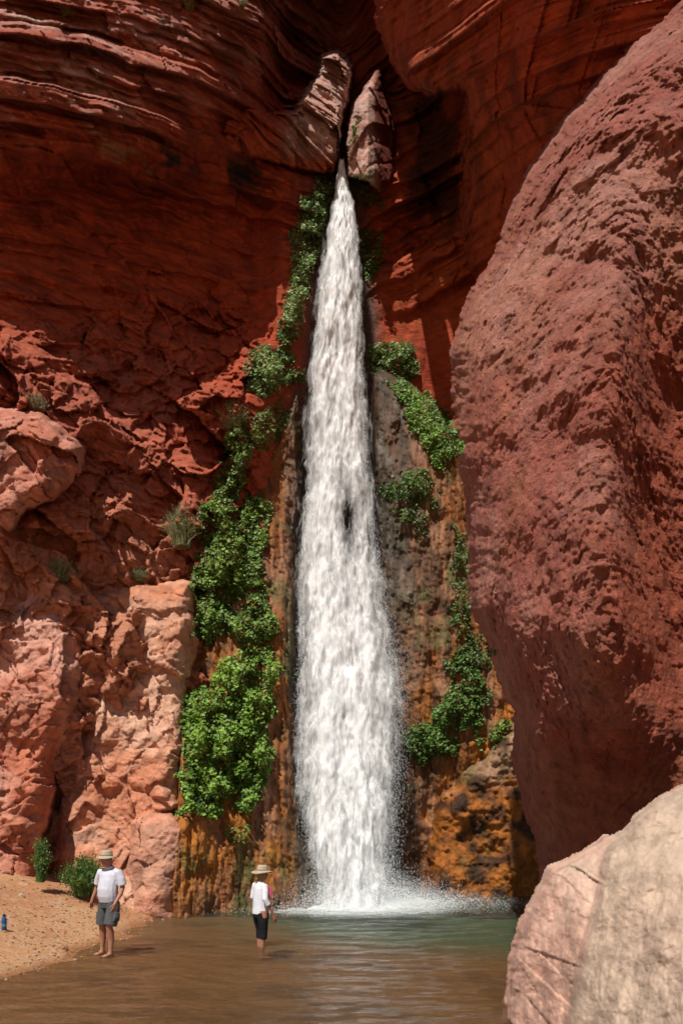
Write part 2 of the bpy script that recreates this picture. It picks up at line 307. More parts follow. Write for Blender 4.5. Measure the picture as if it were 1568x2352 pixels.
rock('travertine_apron',(800,1340,780,2200),2.3,Dp(Tab([800,860,950,1050,1150,1300],[780,900,1100,1400,1700,1900,2060,2300],
 [[26.5,26.2,26,26,26,26],[26.2,25.6,25.2,25.6,26,26],[25.6,25.0,24.4,24.8,25.4,26],[25.4,24.8,24.2,24,24.6,25],[25.2,24.8,24.3,24,24.2,25],[25,24.8,24.5,24.3,24.3,24.8],[25,24.8,24.6,24.5,24.5,24.8],[25,24.8,24.6,24.5,24.5,24.8]]),trav_disp),trav_col,M_trav,
 [(835,830),(880,845),(930,880),(985,930),(1045,1000),(1060,1060),(1085,1160),(1100,1300),(1150,1500),(1240,1700),(1320,1900),(1320,2120),(850,2120),(850,1900),(855,1500),(850,1200),(840,1000)],60,1.3,0.1,12,8,seed=14)
def orange_disp(X,Y,Z,B,E,d):
    return 0.45*billow(X*0.5,Y*0.5,Z*0.6,5)+0.4*fbm(X*1.2,Y*1.2,Z*1.2,6,.62)+0.06*fbm(X*7,Y*7,Z*7,3)
def orange_col(X,Y,Z,B,E,d):
    c=mixc(c3(0.36,0.115,0.015,B.shape),np.array([0.38,0.21,0.12]),sstep(1830,1750,E+60*fbm(X*2,Y,Z*2,4)))
    c=mixc(c,np.array([0.06,0.025,0.01]),sstep(-0.05,0.35,fbm(X*1.5,Y,Z*1.5,5)))
    c=mixc(c,np.array([0.12,0.11,0.03]),sstep(0.15,0.5,fbm(X*1.1,Y,Z*1.1+7,4))*0.6)
    return rgba(c,np.full(B.shape,0.4))
rock('travertine_boulder',(940,1330,1640,2180),2.3,Dp(plane(23.6,0.0,-0.0004,1100,1800),orange_disp),orange_col,M_trav,
 [(1010,1830),(1060,1770),(1110,1740),(1160,1690),(1200,1640),(1320,1640),(1320,2110),(975,2110),(985,1960)],55,1.4,0.1,12,16,seed=15)
# ------------------------------------------------------------------ right hand wall
rt=Tab([950,1080,1180,1280,1360,1420,1480,1568,1750,2200],[-500,0,300,650,900,1200,1450,1650,1850,2100,2600],[
 [19,18.5,18,17,16,15.5,15,14.5,13.5,12],
 [18,17.0,16,15,14.2,13.6,13.2,12.6,11.4,9.5],
 [16.5,15.2,14,12.9,12.2,11.8,11.4,11,10,8],
 [15,13.6,12.6,11.7,11.1,10.6,11.1,11.4,10.2,7.5],
 [14.4,12.9,11.9,11.0,10.3,10.2,11.2,11.7,10.2,7],
 [14.2,12.7,11.6,10.6,9.9,10.0,11.0,11.7,10,7],
 [14.2,12.7,11.5,10.5,9.7,9.6,10.2,11.1,9.6,7],
 [14.4,13.1,12.1,11.2,10.6,10.3,10.3,10.6,9.4,7],
 [14.9,13.8,13.0,12.2,11.7,11.4,11.1,10.9,9.8,7.5],
 [15,14.2,13.5,12.8,12.3,12.0,11.7,11.3,10,8],
 [15,14.2,13.5,12.8,12.3,12,11.7,11.2,10,8]],4)
def right_disp(X,Y,Z,B,E,d):
    sm=sstep(1620,1850,E+0.15*(B-1200)); u=X*0.8+0.45*Z; v=Z*0.8-0.45*X
    big=0.40*fbm(X*0.5+0.3*Z,Y*0.4,Z*0.35,4)+0.34*billow(u*0.75,Y*0.3,v*0.32,4,.55)
    pit=0.17*billow(X*2.2,Y*2.2,Z*1.6,5,0.62)+0.15*fbm(X*1.1+Z*0.5,Y,Z*1.0,5)
    kn=0.085*billow(X*6.5,Y*6.5,Z*4.8,3,0.65)
    return big+(pit+kn)*(1-0.6*sm)*(0.75+0.6*fbm(X*0.7,Y*0.7,Z*0.7,2))+0.03*facets(X*3,Z*2,61,1,0.1)*sm+0.06*fbm(X*3,Y*3,Z*3,5,.65)
def right_col(X,Y,Z,B,E,d):
    t=sstep(-0.3,0.4,fbm(X*0.8,Y*0.8,Z*0.8,4))
    c=mixc(c3(0.43,0.135,0.095,B.shape),np.array([0.54,0.24,0.18]),t)
    c=mixc(c,np.array([0.37,0.08,0.03]),sstep(1250,1480,B+0.05*(E-1200)+80*fbm(X,Y,Z,3))*sstep(600,800,E)*0.75)  # overhang shade right of the crest put into the colour as darker red
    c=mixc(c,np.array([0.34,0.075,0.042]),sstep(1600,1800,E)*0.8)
    c=mixc(c,np.array([0.46,0.17,0.085]),sstep(0.1,0.4,fbm(X*0.5+1,Y*0.5,Z*0.3,3))*0.5)
    c=mixc(c,c*0.6,sstep(0.0,0.4,fbm(X*2.5,Y*2.5,Z*2,5,.65))*.6)
    return rgba(c,np.zeros(B.shape))
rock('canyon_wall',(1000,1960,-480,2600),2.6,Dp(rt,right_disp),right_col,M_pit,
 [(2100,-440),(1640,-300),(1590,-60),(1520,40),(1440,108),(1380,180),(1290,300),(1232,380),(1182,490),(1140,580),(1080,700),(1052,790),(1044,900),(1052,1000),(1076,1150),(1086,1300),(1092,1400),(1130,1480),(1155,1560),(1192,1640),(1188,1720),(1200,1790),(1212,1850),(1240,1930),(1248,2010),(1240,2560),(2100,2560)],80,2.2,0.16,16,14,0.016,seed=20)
pt=Tab([1130,1230,1300,1400,1568,1900,2400],[1700,1850,2000,2200,2400,2700,3000],[
 [9.5,9.3,9,8.6,8,6.6,5.5],[9.3,9,8.6,8.1,7.4,6.2,5],[9.0,8.6,8.1,7.5,6.7,5.7,4.6],[8.9,8.2,7.6,6.9,6.1,5.2,4.2],[8.7,8.0,7.3,6.5,5.6,4.8,4],[8.6,7.8,7.0,6.2,5.3,4.6,4],[8.6,7.7,6.9,6.1,5.2,4.5,4]],4)
def pale_disp(X,Y,Z,B,E,d):
    sp=1402-0.22*(E-1925)+10*fbm(X*3,Y*0,Z*3,3)
    st=sstep(sp-14,sp+14,B)
    return 0.30*fbm(X*0.9,Y*0.9,Z*0.9,7,.58)+0.28*st-0.16+0.06*facets(X*1.6+Z*0.8,Z*1.3,71,1.2,0.08)*(1-st)+0.03*facets(X*4+Z*2,Z*3,73,1.2,0.08)*(1-st)+0.03*fbm(X*9,Y*9,Z*9,4,.6)
def pale_col(X,Y,Z,B,E,d):
    c=mixc(c3(0.62,0.37,0.28,B.shape),np.array([0.66,0.49,0.37]),sstep(-0.2,0.4,fbm(X*1.5,Y,Z*1.5,5)))
    sp=1402-0.22*(E-1925)+10*fbm(X*3,Y*0,Z*3,3)
    c=mixc(c,np.array([0.52,0.385,0.285]),sstep(sp-10,sp+14,B)*.85)
    c=mixc(c,c*0.65,sstep(0.0,0.4,fbm(X*3,Y*3,Z*3,6,.65))*.7)
    c=mixc(c,np.array([0.55,0.28,0.20]),sstep(0.1,0.4,fbm(X*.8+4,Y,Z*.8,4))*.5)
    return rgba(c,np.zeros(B.shape))
rock('limestone_boulder',(1100,2200,1720,3200),2.8,Dp(pt,pale_disp),pale_col,M_pale,
 [(2160,1650),(1700,1740),(1568,1812),(1490,1862),(1432,1922),(1400,1935),(1350,1962),(1275,2000),(1247,2050),(1208,2120),(1182,2200),(1168,2352),(1160,3150),(2160,3150)],32,0.5,0.06,16,12,seed=22)
# ------------------------------------------------------------------ ground, beach and pool bed
shY=[-50,0,8,11,13,15.4,17,19,22,60]; shX=[-9,-7,-5.6,-4.75,-4.42,-4.25,-4.25,-4.4,-5,-6]
def ground_z(X,Y):
    xs=np.interp(Y,shY,shX)+0.12*vn(X*0.4,Y*0.8,X*0+2)
    t=xs-X
    z=np.where(t>0,np.minimum(0.37*t,1.35+0.05*t),np.maximum(0.075*t,-0.7))
    z=z+0.03*fbm(X*0.9,Y*0.9,X*0,4)+0.016*fbm(X*5,Y*5,X*0,4,.6)
    bank=sstep(2,-3,Y); return z*(1-bank)+0.5*bank
xa=np.concatenate([np.linspace(-300,-16,14),np.arange(-15,-3,0.05),np.arange(-3,8,0.09),np.linspace(8.5,300,14)])
ya=np.concatenate([np.linspace(-300,3,16),np.arange(3.2,30,0.09),np.linspace(30.5,300,14)])
GX,GY=np.meshgrid(xa,ya); GZ=ground_z(GX,GY)
ny,nx=GX.shape; idx=np.arange(nx*ny).reshape(ny,nx)
gf=np.stack([idx[:-1,:-1],idx[:-1,1:],idx[1:,1:],idx[1:,:-1]],-1).reshape(-1,4)
wetg=sstep(0.10,0.0,GZ+0.03*fbm(GX*2,GY*2,GX*0,3))
gc=mixc(c3(0.57,0.32,0.165,GX.shape),np.array([0.50,0.24,0.115]),sstep(-0.3,0.3,fbm(GX*0.8,GY*0.8,GX*0,4)))
gc=mixc(gc,np.array([0.60,0.42,0.28]),sstep(0.35,0.6,vn(GX*9,GY*9,GX*0))*0.5)
gc=mixc(gc,np.array([0.30,0.12,0.045]),wetg*0.85)
gc=mixc(gc,np.array([0.29,0.135,0.055])*1.0,sstep(0,-0.2,GZ))
gc=gc*(1-0.45*sstep(0.0,0.4,fbm(GX*1.2,GY*1.2,GX*0+5,5))*sstep(0.02,-0.1,GZ))[...,None]
gc=mixc(gc,np.array([0.07,0.15,0.085]),sstep(14.5,19.5,GY+0.25*GX+1.0*fbm(GX*.4,GY*.4,GX*0,2))*sstep(-0.1,-0.35,GZ))
M_sand=rock_mat('sand_and_gravel',14,70,0.9,0.04,(0.68,1.3),0.92)
mesh_np('ground',np.stack([GX.ravel(),GY.ravel(),GZ.ravel()],-1),gf,M_sand,rgba(gc,wetg*0.4).reshape(-1,4))
def ico(n=1):
    import bmesh
    bm=bmesh.new(); bmesh.ops.create_icosphere(bm,subdivisions=n,radius=1); V=np.array([v.co[:] for v in bm.verts]); F=np.array([[v.index for v in f.verts] for f in bm.faces]); bm.free(); return V,F
IV,IF=ico(1); SV=[];SF=[];SC=[];o=0
for i in range(2200):
    y=random.uniform(9,20); x=np.interp(y,shY,shX)-abs(random.gauss(0,1.6))+random.uniform(-.2,.5)
    s=random.choice([0.008,0.01,0.012,0.016,0.02])*(1+random.random()*0.6)
    if random.random()<0.015: s*=2.6
    V=IV*np.array([s*random.uniform(.8,1.4),s*random.uniform(.8,1.4),s*random.uniform(.4,.8)])*(1+0.15*rng.standard_normal((len(IV),1)))
    z=float(ground_z(np.array([x]),np.array([y]))[0]); SV.append(V+np.array([x,y,z+s*0.15])); SF.append(IF+o); o+=len(IV)
    c=random.choice([(0.50,0.27,0.15),(0.44,0.2,0.10),(0.5,0.36,0.25),(0.34,0.16,0.09)]); SC.append(np.tile([*c,0],(len(IV),1)))
mesh_np('beach_pebbles',np.concatenate(SV),np.concatenate(SF),M_sand,np.concatenate(SC),False)
# ------------------------------------------------------------------ water of the pool
m,nt=newmat('pool_water'); L=nt.links.new
out=N(nt,'ShaderNodeOutputMaterial'); ge=N(nt,'ShaderNodeNewGeometry')
n1=N(nt,'ShaderNodeTexNoise',Scale=2.6,Detail=6.0,Roughness=0.65,Distortion=0.8); n2=N(nt,'ShaderNodeTexNoise',Scale=11.0,Detail=3.0)
mp=N(nt,'ShaderNodeMapping'); mp.inputs['Scale'].default_value=(0.7,1.1,1); L(ge.outputs['Position'],mp.inputs[0]); L(mp.outputs[0],n1.inputs['Vector']); L(mp.outputs[0],n2.inputs['Vector'])
ad=N(nt,'ShaderNodeMath',operation='MULTIPLY_ADD'); L(n2.outputs[0],ad.inputs[0]); ad.inputs[1].default_value=0.3; L(n1.outputs[0],ad.inputs[2])
bp=N(nt,'ShaderNodeBump',Strength=0.9,Distance=0.15); L(ad.outputs[0],bp.inputs['Height'])
fr=N(nt,'ShaderNodeFresnel',IOR=1.30); L(bp.outputs[0],fr.inputs['Normal'])
gl=N(nt,'ShaderNodeBsdfGlossy',Roughness=0.04); L(bp.outputs[0],gl.inputs['Normal'])
rf=N(nt,'ShaderNodeBsdfTransparent'); rf.inputs['Color'].default_value=(0.90,0.92,0.84,1)
df=N(nt,'ShaderNodeBsdfDiffuse')
vd=N(nt,'ShaderNodeVectorMath',operation='DISTANCE'); vd.inputs[1].default_value=(0.38,21.3,0); L(ge.outputs['Position'],vd.inputs[0])
mg=N(nt,'ShaderNodeMapRange'); mg.inputs['From Min'].default_value=2.5; mg.inputs['From Max'].default_value=9.0; L(vd.outputs['Value'],mg.inputs['Value'])
mc=N(nt,'ShaderNodeMix',data_type='RGBA'); mc.inputs['A'].default_value=(0.12,0.18,0.13,1); mc.inputs['B'].default_value=(0.17,0.10,0.05,1)
L(mg.outputs[0],mc.inputs['Factor']); L(mc.outputs['Result'],df.inputs['Color'])
m0=N(nt,'ShaderNodeMixShader',Fac=0.20); L(rf.outputs[0],m0.inputs[1]); L(df.outputs[0],m0.inputs[2])
m1=N(nt,'ShaderNodeMixShader'); L(fr.outputs[0],m1.inputs[0]); L(m0.outputs[0],m1.inputs[1]); L(gl.outputs[0],m1.inputs[2])
mr=N(nt,'ShaderNodeMapRange'); mr.inputs['From Min'].default_value=0.5; mr.inputs['From Max'].default_value=4.2; mr.inputs['To Min'].default_value=0.9; mr.inputs['To Max'].default_value=-0.15; L(vd.outputs['Value'],mr.inputs['Value'])
nf=N(nt,'ShaderNodeTexNoise',Scale=4.0,Detail=9.0,Roughness=0.75); L(mp.outputs[0],nf.inputs['Vector'])
a2=N(nt,'ShaderNodeMath',operation='ADD'); L(mr.outputs[0],a2.inputs[0]); L(nf.outputs[0],a2.inputs[1])
m2=N(nt,'ShaderNodeMapRange'); m2.inputs['From Min'].default_value=0.66; m2.inputs['From Max'].default_value=1.25; L(a2.outputs[0],m2.inputs['Value'])
fo=N(nt,'ShaderNodeBsdfDiffuse'); fo.inputs['Color'].default_value=(0.75,0.80,0.79,1); L(bp.outputs[0],fo.inputs['Normal'])
m3=N(nt,'ShaderNodeMixShader'); L(m2.outputs[0],m3.inputs[0]); L(m1.outputs[0],m3.inputs[1]); L(fo.outputs[0],m3.inputs[2]); L(m3.outputs[0],out.inputs['Surface'])
xa=np.arange(-11,9,0.06); ya=np.arange(2,29,0.06); WX,WY=np.meshgrid(xa,ya)
rr=np.sqrt((WX-0.38)**2+(WY-21.2)**2)
WZ=0.02*fbm(WX*1.2,WY*2.2,WX*0,3)+0.10*np.exp(-(rr/1.1)**2)*(1+fbm(WX*4,WY*4,WX*0,3))+0.03*np.exp(-rr/3)*np.sin(rr*7+2*vn(WX,WY,WX*0))
WZ*=sstep(26,23,WY)*0.7+0.3
ny,nx=WX.shape; idx=np.arange(nx*ny).reshape(ny,nx)
wf=np.stack([idx[:-1,:-1],idx[:-1,1:],idx[1:,1:],idx[1:,:-1]],-1).reshape(-1,4)
mesh_np('pool_water',np.stack([WX.ravel(),WY.ravel(),WZ.ravel()],-1),wf,m)
# ------------------------------------------------------------------ waterfall
fe=[372,400,450,520,600,700,800,900,1000,1100,1200,1300,1400,1480,1560,1650,1750,1850,1950,2030,2085]
fl=[779,777,770,758,744,731,721,716,714,709,702,696,694,695,695,697,699,703,718,745,755]
fr_=[791,794,805,815,821,825,828,833,839,845,851,860,869,886,900,897,891,886,880,878,878]
fd=[26.2,26.0,25.8,25.6,25.4,25.2,25.0,24.8,24.6,24.4,24.2,23.9,23.6,23.3,23.0,22.7,22.3,21.9,21.5,21.2,20.95]
m,nt=newmat('falling_water'); L=nt.links.new
out=N(nt,'ShaderNodeOutputMaterial'); at=N(nt,'ShaderNodeAttribute',attribute_name='Col'); tc=N(nt,'ShaderNodeTexCoord')
mp=N(nt,'ShaderNodeMapping'); mp.inputs['Scale'].default_value=(4.5,4.5,0.6); L(tc.outputs['Object'],mp.inputs[0])
n1=N(nt,'ShaderNodeTexNoise',Scale=1.0,Detail=7.0,Roughness=0.68,Distortion=0.5); L(mp.outputs[0],n1.inputs['Vector'])
mpb=N(nt,'ShaderNodeMapping'); mpb.inputs['Scale'].default_value=(15,15,2.4); L(tc.outputs['Object'],mpb.inputs[0])
n2=N(nt,'ShaderNodeTexNoise',Scale=1.0,Detail=5.0,Roughness=0.7); L(mpb.outputs[0],n2.inputs['Vector'])
av=N(nt,'ShaderNodeMath',operation='MULTIPLY_ADD'); L(n2.outputs[0],av.inputs[0]); av.inputs[1].default_value=0.42; L(n1.outputs[0],av.inputs[2])
sp=N(nt,'ShaderNodeSeparateColor'); L(at.outputs['Color'],sp.inputs[0])
a1=N(nt,'ShaderNodeMath',operation='ADD'); L(av.outputs[0],a1.inputs[0]); L(sp.outputs[0],a1.inputs[1])
mr=N(nt,'ShaderNodeMapRange'); mr.inputs['From Min'].default_value=0.90; mr.inputs['From Max'].default_value=1.55; L(a1.outputs[0],mr.inputs['Value'])
cr=N(nt,'ShaderNodeMapRange'); cr.inputs['From Min'].default_value=0.5; cr.inputs['From Max'].default_value=0.82; cr.inputs['To Min'].default_value=0.5; cr.inputs['To Max'].default_value=0.97; L(av.outputs[0],cr.inputs['Value'])
bp=N(nt,'ShaderNodeBump',Strength=0.45,Distance=0.12); L(av.outputs[0],bp.inputs['Height'])
df=N(nt,'ShaderNodeBsdfDiffuse'); tl=N(nt,'ShaderNodeBsdfTranslucent'); cc=N(nt,'ShaderNodeCombineColor')
for k in range(3): L(cr.outputs[0],cc.inputs[k])
L(cc.outputs[0],df.inputs['Color']); L(cc.outputs[0],tl.inputs['Color']); L(bp.outputs[0],df.inputs['Normal'])
x1=N(nt,'ShaderNodeMixShader',Fac=0.2); L(df.outputs[0],x1.inputs[1]); L(tl.outputs[0],x1.inputs[2])
tp=N(nt,'ShaderNodeBsdfTransparent'); x2=N(nt,'ShaderNodeMixShader'); L(mr.outputs[0],x2.inputs[0]); L(tp.outputs[0],x2.inputs[1]); L(x1.outputs[0],x2.inputs[2]); L(x2.outputs[0],out.inputs['Surface'])
M_fall=m
par=bpy.data.objects.new('waterfall',None); bpy.context.scene.collection.objects.link(par)
for ly in range(4):
    es=np.arange(372,2090,3.0); ss=np.linspace(-1.35,1.35,84)
    S,E=np.meshgrid(ss,es); l=np.interp(E,fe,fl); r=np.interp(E,fe,fr_); y=np.interp(E,fe,fd)
    B=(l+r)/2+(r-l)/2*S
    Y=y-0.5*np.sqrt(np.clip(1.85-S*S,0,2))*(1-0.28*ly)*sstep(360,700,E)+0.12*ly
    X=wx(B,Y);Z=wz(E,Y)
    pul=fbm(X*1.6+ly*4,Y*0+ly,Z*0.9+0.9*np.abs(S),4,.55)
    Y=Y-0.20*pul-0.16*fbm(X*3.5+ly*9,Y*0+ly*3.3,Z*0.8,4)-0.07*fbm(X*9,Y*0+ly,Z*2.5,3)
    edge=sstep(0.4,1.2,np.abs(S))
    B=B+(4+11*edge*sstep(450,1200,E))*fbm(X*0.6,Y*0+ly*5,Z*1.3,4,.6); X=wx(B,Y)
    dn=0.86-0.95*np.clip(np.abs(S)-0.50,0,1)-0.09*ly
    hole=np.exp(-(((B-797-0.03*(E-1180))/24)**2)-(((E-1185)/95)**2)); dn=dn-0.50*hole
    dn=dn-0.20*np.exp(-(((B-798)/20)**2))*sstep(1500,1250,E)*sstep(1050,1200,E)
    dn=dn+0.18*fbm(X*1.5,Y*0+ly,Z*0.35,4)+0.12*pul
    ny,nx=S.shape; idx=np.arange(nx*ny).reshape(ny,nx)
    f=np.stack([idx[:-1,:-1],idx[1:,:-1],idx[1:,1:],idx[:-1,1:]],-1).reshape(-1,4)
    C=np.stack([dn,dn,dn,np.ones_like(dn)],-1).reshape(-1,4)
    C=np.clip(C,0,1)
    mesh_np('water_curtain_%d'%(ly+1),np.stack([X.ravel(),Y.ravel(),Z.ravel()],-1),f,M_fall,C,True,par)
M_drop=plain('spray_drops',(0.85,0.87,0.88),0.4,0.05,20,0,0.4,0.3)
def drops(x,y,z,w,h):
    n=len(x); V=np.stack([np.stack([x-w,y,z],-1),np.stack([x,y-w,z-h],-1),np.stack([x+w,y,z],-1),np.stack([x,y+w,z+h],-1)],1).reshape(-1,3)
    o=(np.arange(n)*4)[:,None]; F=np.concatenate([o+np.array([[0,1,3]]),o+np.array([[1,2,3]]),o+np.array([[0,2,1]])]); return V,F
n=24000; e=560+1520*rng.random(n)**0.55; l=np.interp(e,fe,fl); r=np.interp(e,fe,fr_); y=np.interp(e,fe,fd)-rng.uniform(-.2,.5,n)
g=np.abs(rng.standard_normal(n))*(4+15*sstep(1000,1700,e)); b=np.where(rng.random(n)<0.35,l-g*.7+6,r+g*1.2-6)
v1,f1=drops(wx(b,y),y,wz(e,y),rng.uniform(.002,.004,n),rng.uniform(.006,.04,n))
n=60000; a=rng.uniform(0,6.28,n); q=np.abs(rng.standard_normal(n))*1.05
zz=np.abs(rng.standard_normal(n))*0.45*np.maximum(0.15,1.3-q*0.5)+.02; s_=rng.uniform(.003,.0062,n)
v2,f2=drops(0.45+np.cos(a)*q*1.7,21.0+np.sin(a)*q*0.9,zz,s_,s_*1.5)
mesh_np('spray',np.concatenate([v1,v2]),np.concatenate([f1,f2+len(v1)]),M_drop,None,False,par)
# ------------------------------------------------------------------ vegetation
M_leaf=plain('vine_leaves',(0.1,0.2,0.04),0.5,0.2,3,0,0.45,0.25,True)
def front(b,e):
    i=np.clip(((e-MY0)/MS).astype(int),0,MAPD.shape[0]-1); j=np.clip(((b-MX0)/MS).astype(int),0,MAPD.shape[1]-1); return MAPD[i,j]
def leaves(name,P,size,nrm_up=0.9,col=None,aspect=0.75):
    n=len(P); d=rng.standard_normal((n,3))*0.6+np.array([-0.25,-0.75,nrm_up]); d/=np.linalg.norm(d,axis=1)[:,None]
    a=np.cross(d,rng.standard_normal((n,3))); a/=np.linalg.norm(a,axis=1)[:,None]; b=np.cross(d,a)
    s=size[:,None]
    v=[P-a*s, P-a*s*0.1+b*s*aspect+d*s*0.15, P+a*s*1.1, P-a*s*0.1-b*s*aspect+d*s*0.15]
    V=np.stack(v,1).reshape(-1,3); F=np.arange(4*n).reshape(n,4)
    C=np.repeat(col,4,axis=0); C=np.concatenate([C,np.ones((len(C),1))],1)
    return mesh_np(name,V,F,M_leaf,C,False)
def vine(name,poly,dens=650,bulge=0.5,size=0.05,gap=0.1,light=(0.22,0.35,0.06),dark=(0.05,0.11,0.02),w=40,seed=0,wob=18):
    P=np.array(poly,float); b0,e0=P.min(0)-15; b1,e1=P.max(0)+15
    yd=float(np.median(front(P[:,0],P[:,1]))); area=(b1-b0)*(e1-e0)*(yd/FL)**2; n=int(area*dens)
    b=rng.uniform(b0,b1,n); e=rng.uniform(e0,e1,n); z0=b*0+seed
    d=sdf(b+wob*fbm(b*.03,e*.03,z0,3),e+wob*fbm(b*.03,e*.03,z0+5,3),poly)
    nz=fbm(b*0.035,e*0.025,z0+11,3); k=(d>-3)&(nz>-0.6+gap+0.5*rng.random(n)*np.clip(1-d/25,0,1))
    b,e,d,nz=b[k],e[k],d[k],nz[k]
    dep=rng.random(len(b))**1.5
    bl=bulge*np.sqrt(np.clip(d/w,0.04,1))*(0.55+1.1*nz+0.35*fbm(b*.12,e*.12,b*0+seed,2))
    Y=front(b,e)-np.clip(bl,0.02,9)*(1-0.7*dep)-0.05
    Pt=np.stack([wx(b,Y),Y,wz(e,Y)],-1)+rng.standard_normal((len(b),3))*0.02
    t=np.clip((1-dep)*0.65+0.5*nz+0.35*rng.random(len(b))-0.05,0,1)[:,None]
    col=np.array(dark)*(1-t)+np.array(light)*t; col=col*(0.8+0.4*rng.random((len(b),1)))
    return leaves(name,Pt,size*(0.6+0.8*rng.random(len(b))),0.9,col)
vine('ivy',[(470,1150),(500,1140),(540,1165),(600,1135),(630,1160),(612,1220),(600,1290),(608,1370),(636,1440),(634,1480),(560,1475),(500,1455),(480,1480),(445,1460),(440,1340),(455,1250)],900,0.75,0.05,0.04,seed=1)
vine('ivy',[(500,1520),(560,1488),(620,1488),(636,1530),(625,1640),(622,1760),(600,1830),(570,1875),(520,1850),(490,1880),(405,1868),(430,1840),(405,1775),(430,1745),(420,1600),(490,1580)],900,0.8,0.05,0.02,seed=2,light=(0.22,0.38,0.045))
vine('ivy',[(515,1000),(560,975),(580,1030),(560,1100),(545,1150),(500,1145),(490,1110),(515,1070)],1000,0.7,0.045,0.0,seed=3,light=(.22,.34,.08))
vine('ivy',[(570,1000),(590,945),(640,915),(660,960),(625,1020),(590,1030)],700,0.5,0.045,0.1,seed=4,light=(.18,.24,.05))
vine('ivy',[(567,830),(600,800),(650,795),(672,820),(668,850),(700,845),(705,870),(650,880),(610,910),(575,890)],1100,1.0,0.05,-0.1,seed=5,light=(0.30,.42,.14))
vine('ivy',[(728,405),(765,402),(770,440),(755,500),(740,540),(725,600),(710,650),(700,710),(690,770),(650,800),(640,760),(655,700),(665,640),(668,570),(680,500),(690,455),(722,450)],950,0.8,0.045,-0.1,seed=6,light=(.26,.38,.13),dark=(.07,.13,.03),wob=10)
vine('ivy',[(835,525),(878,530),(880,600),(860,660),(835,650),(828,580)],700,0.7,0.045,0.05,seed=7,light=(.18,.27,.07))
vine('ivy',[(812,395),(845,392),(850,440),(885,450),(880,480),(835,470),(815,430)],700,0.5,0.04,0.1,seed=8,light=(.2,.3,.09))
vine('ivy',[(845,800),(900,792),(950,800),(958,860),(935,890),(890,860),(850,850)],1000,1.0,0.05,-0.05,seed=9,light=(.26,.38,.12))
vine('ivy',[(890,870),(950,888),(1000,920),(1045,980),(1052,1040),(1015,1085),(985,1050),(950,985),(925,930)],1100,0.5,0.045,0.0,seed=10,light=(.22,.39,.06))
vine('ivy',[(880,1120),(905,1080),(960,1075),(1005,1090),(1012,1160),(990,1175),(960,1150),(940,1200),(905,1180)],600,0.35,0.045,0.25,seed=11,light=(.12,.22,.035))
vine('ivy',[(940,1150),(975,1180),(970,1260),(945,1230)],400,0.25,0.04,0.35,seed=12,light=(.10,.16,.03))
vine('ivy',[(1030,1210),(1070,1220),(1075,1400),(1050,1470),(1030,1400),(1040,1300)],500,0.3,0.045,0.3,seed=13,light=(.12,.2,.05))
vine('ivy',[(1020,1520),(1060,1490),(1110,1570),(1115,1640),(1060,1660),(1030,1740),(940,1745),(915,1700),(990,1650),(1030,1590)],750,0.5,0.05,0.15,seed=14,light=(.13,.24,.04),wob=30)
vine('ivy',[(1040,1400),(1070,1420),(1130,1500),(1120,1540),(1060,1530)],600,0.3,0.045,0.2,seed=15,light=(.10,.18,.04))
vine('ivy',[(1095,1690),(1130,1655),(1172,1650),(1150,1700),(1105,1735)],700,0.4,0.05,0.15,seed=16)
vine('ivy',[(645,1470),(690,1440),(685,1560),(660,1540)],400,0.25,0.045,0.25,seed=17,light=(.09,.15,.03))
vine('ivy',[(525,1890),(570,1895),(575,1925),(540,1940),(522,1920)],500,0.2,0.045,0.1,seed=18)
vine('ivy',[(815,240),(830,238),(822,290),(812,330),(806,300)],500,0.2,0.04,0.1,seed=19)
def shrub(name,b,e,rad,h,Y=None,n=260,col=(0.15,0.18,0.06),leaf=0.02,base=None):
    y=Y if Y else float(front(np.array([b]),np.array([e]))[0])-0.1
    cx,cz=wx(b,y),wz(e,y); 
    if base is not None: cz=base
    V=[];F=[];C=[]
    for i in range(n):
        a=random.uniform(0,6.28); lean=random.uniform(0.1,1.0)*rad; hh=h*random.uniform(.55,1.05)*(1-0.35*(lean/rad)**2)
        c=np.array(col)*random.uniform(.6,1.35)
        ox,oy=random.gauss(0,rad*.15),random.gauss(0,rad*.15); pts=[]
        for k in range(5):
            t=k/4; pts.append((cx+ox+math.cos(a)*lean*t**1.5,y+oy+math.sin(a)*lean*t**1.5,cz+hh*(t-0.25*t*t*lean/rad)))
        wv=0.005
        for k in range(4):
            o=len(V); p,q=pts[k],pts[k+1]; w0,w1=wv*(1-k/5),wv*(1-(k+1)/5)
            V+= [(p[0]-w0,p[1],p[2]),(p[0]+w0,p[1],p[2]),(q[0]+w1,q[1],q[2]),(q[0]-w1,q[1],q[2])]; F.append((o,o+1,o+2,o+3)); C+=[c*0.8]*4
            for j in range(3):
                s=leaf*random.uniform(.6,1.4); u=random.random(); m_=[p[r]+(q[r]-p[r])*u+random.gauss(0,.015) for r in range(3)]
                d1=np.array([random.gauss(0,1),random.gauss(0,1),random.gauss(0,1)+.5]); d1/=np.linalg.norm(d1); d2=np.cross(d1,[random.gauss(0,1),random.gauss(0,1),.2]); d2/=np.linalg.norm(d2)
                o=len(V); m_=np.array(m_); V+=[tuple(m_-d1*s),tuple(m_+d2*s*.4),tuple(m_+d1*s),tuple(m_-d2*s*.4)]; F.append((o,o+1,o+2,o+3)); C+=[c]*4
    C=np.array(C); return mesh_np(name,np.array(V),np.array(F),M_leaf,np.concatenate([C,np.ones((len(C),1))],1),False)
shrub('shrub',415,1255,0.6,1.25,n=460,col=(.30,.30,.13))
shrub('shrub',530,985,0.6,0.85,n=420,col=(.30,.38,.15))
shrub('shrub',140,1335,0.5,0.65,n=260,col=(.23,.26,.11))
shrub('shrub',318,1335,0.3,0.4,n=150,col=(.23,.25,.11))
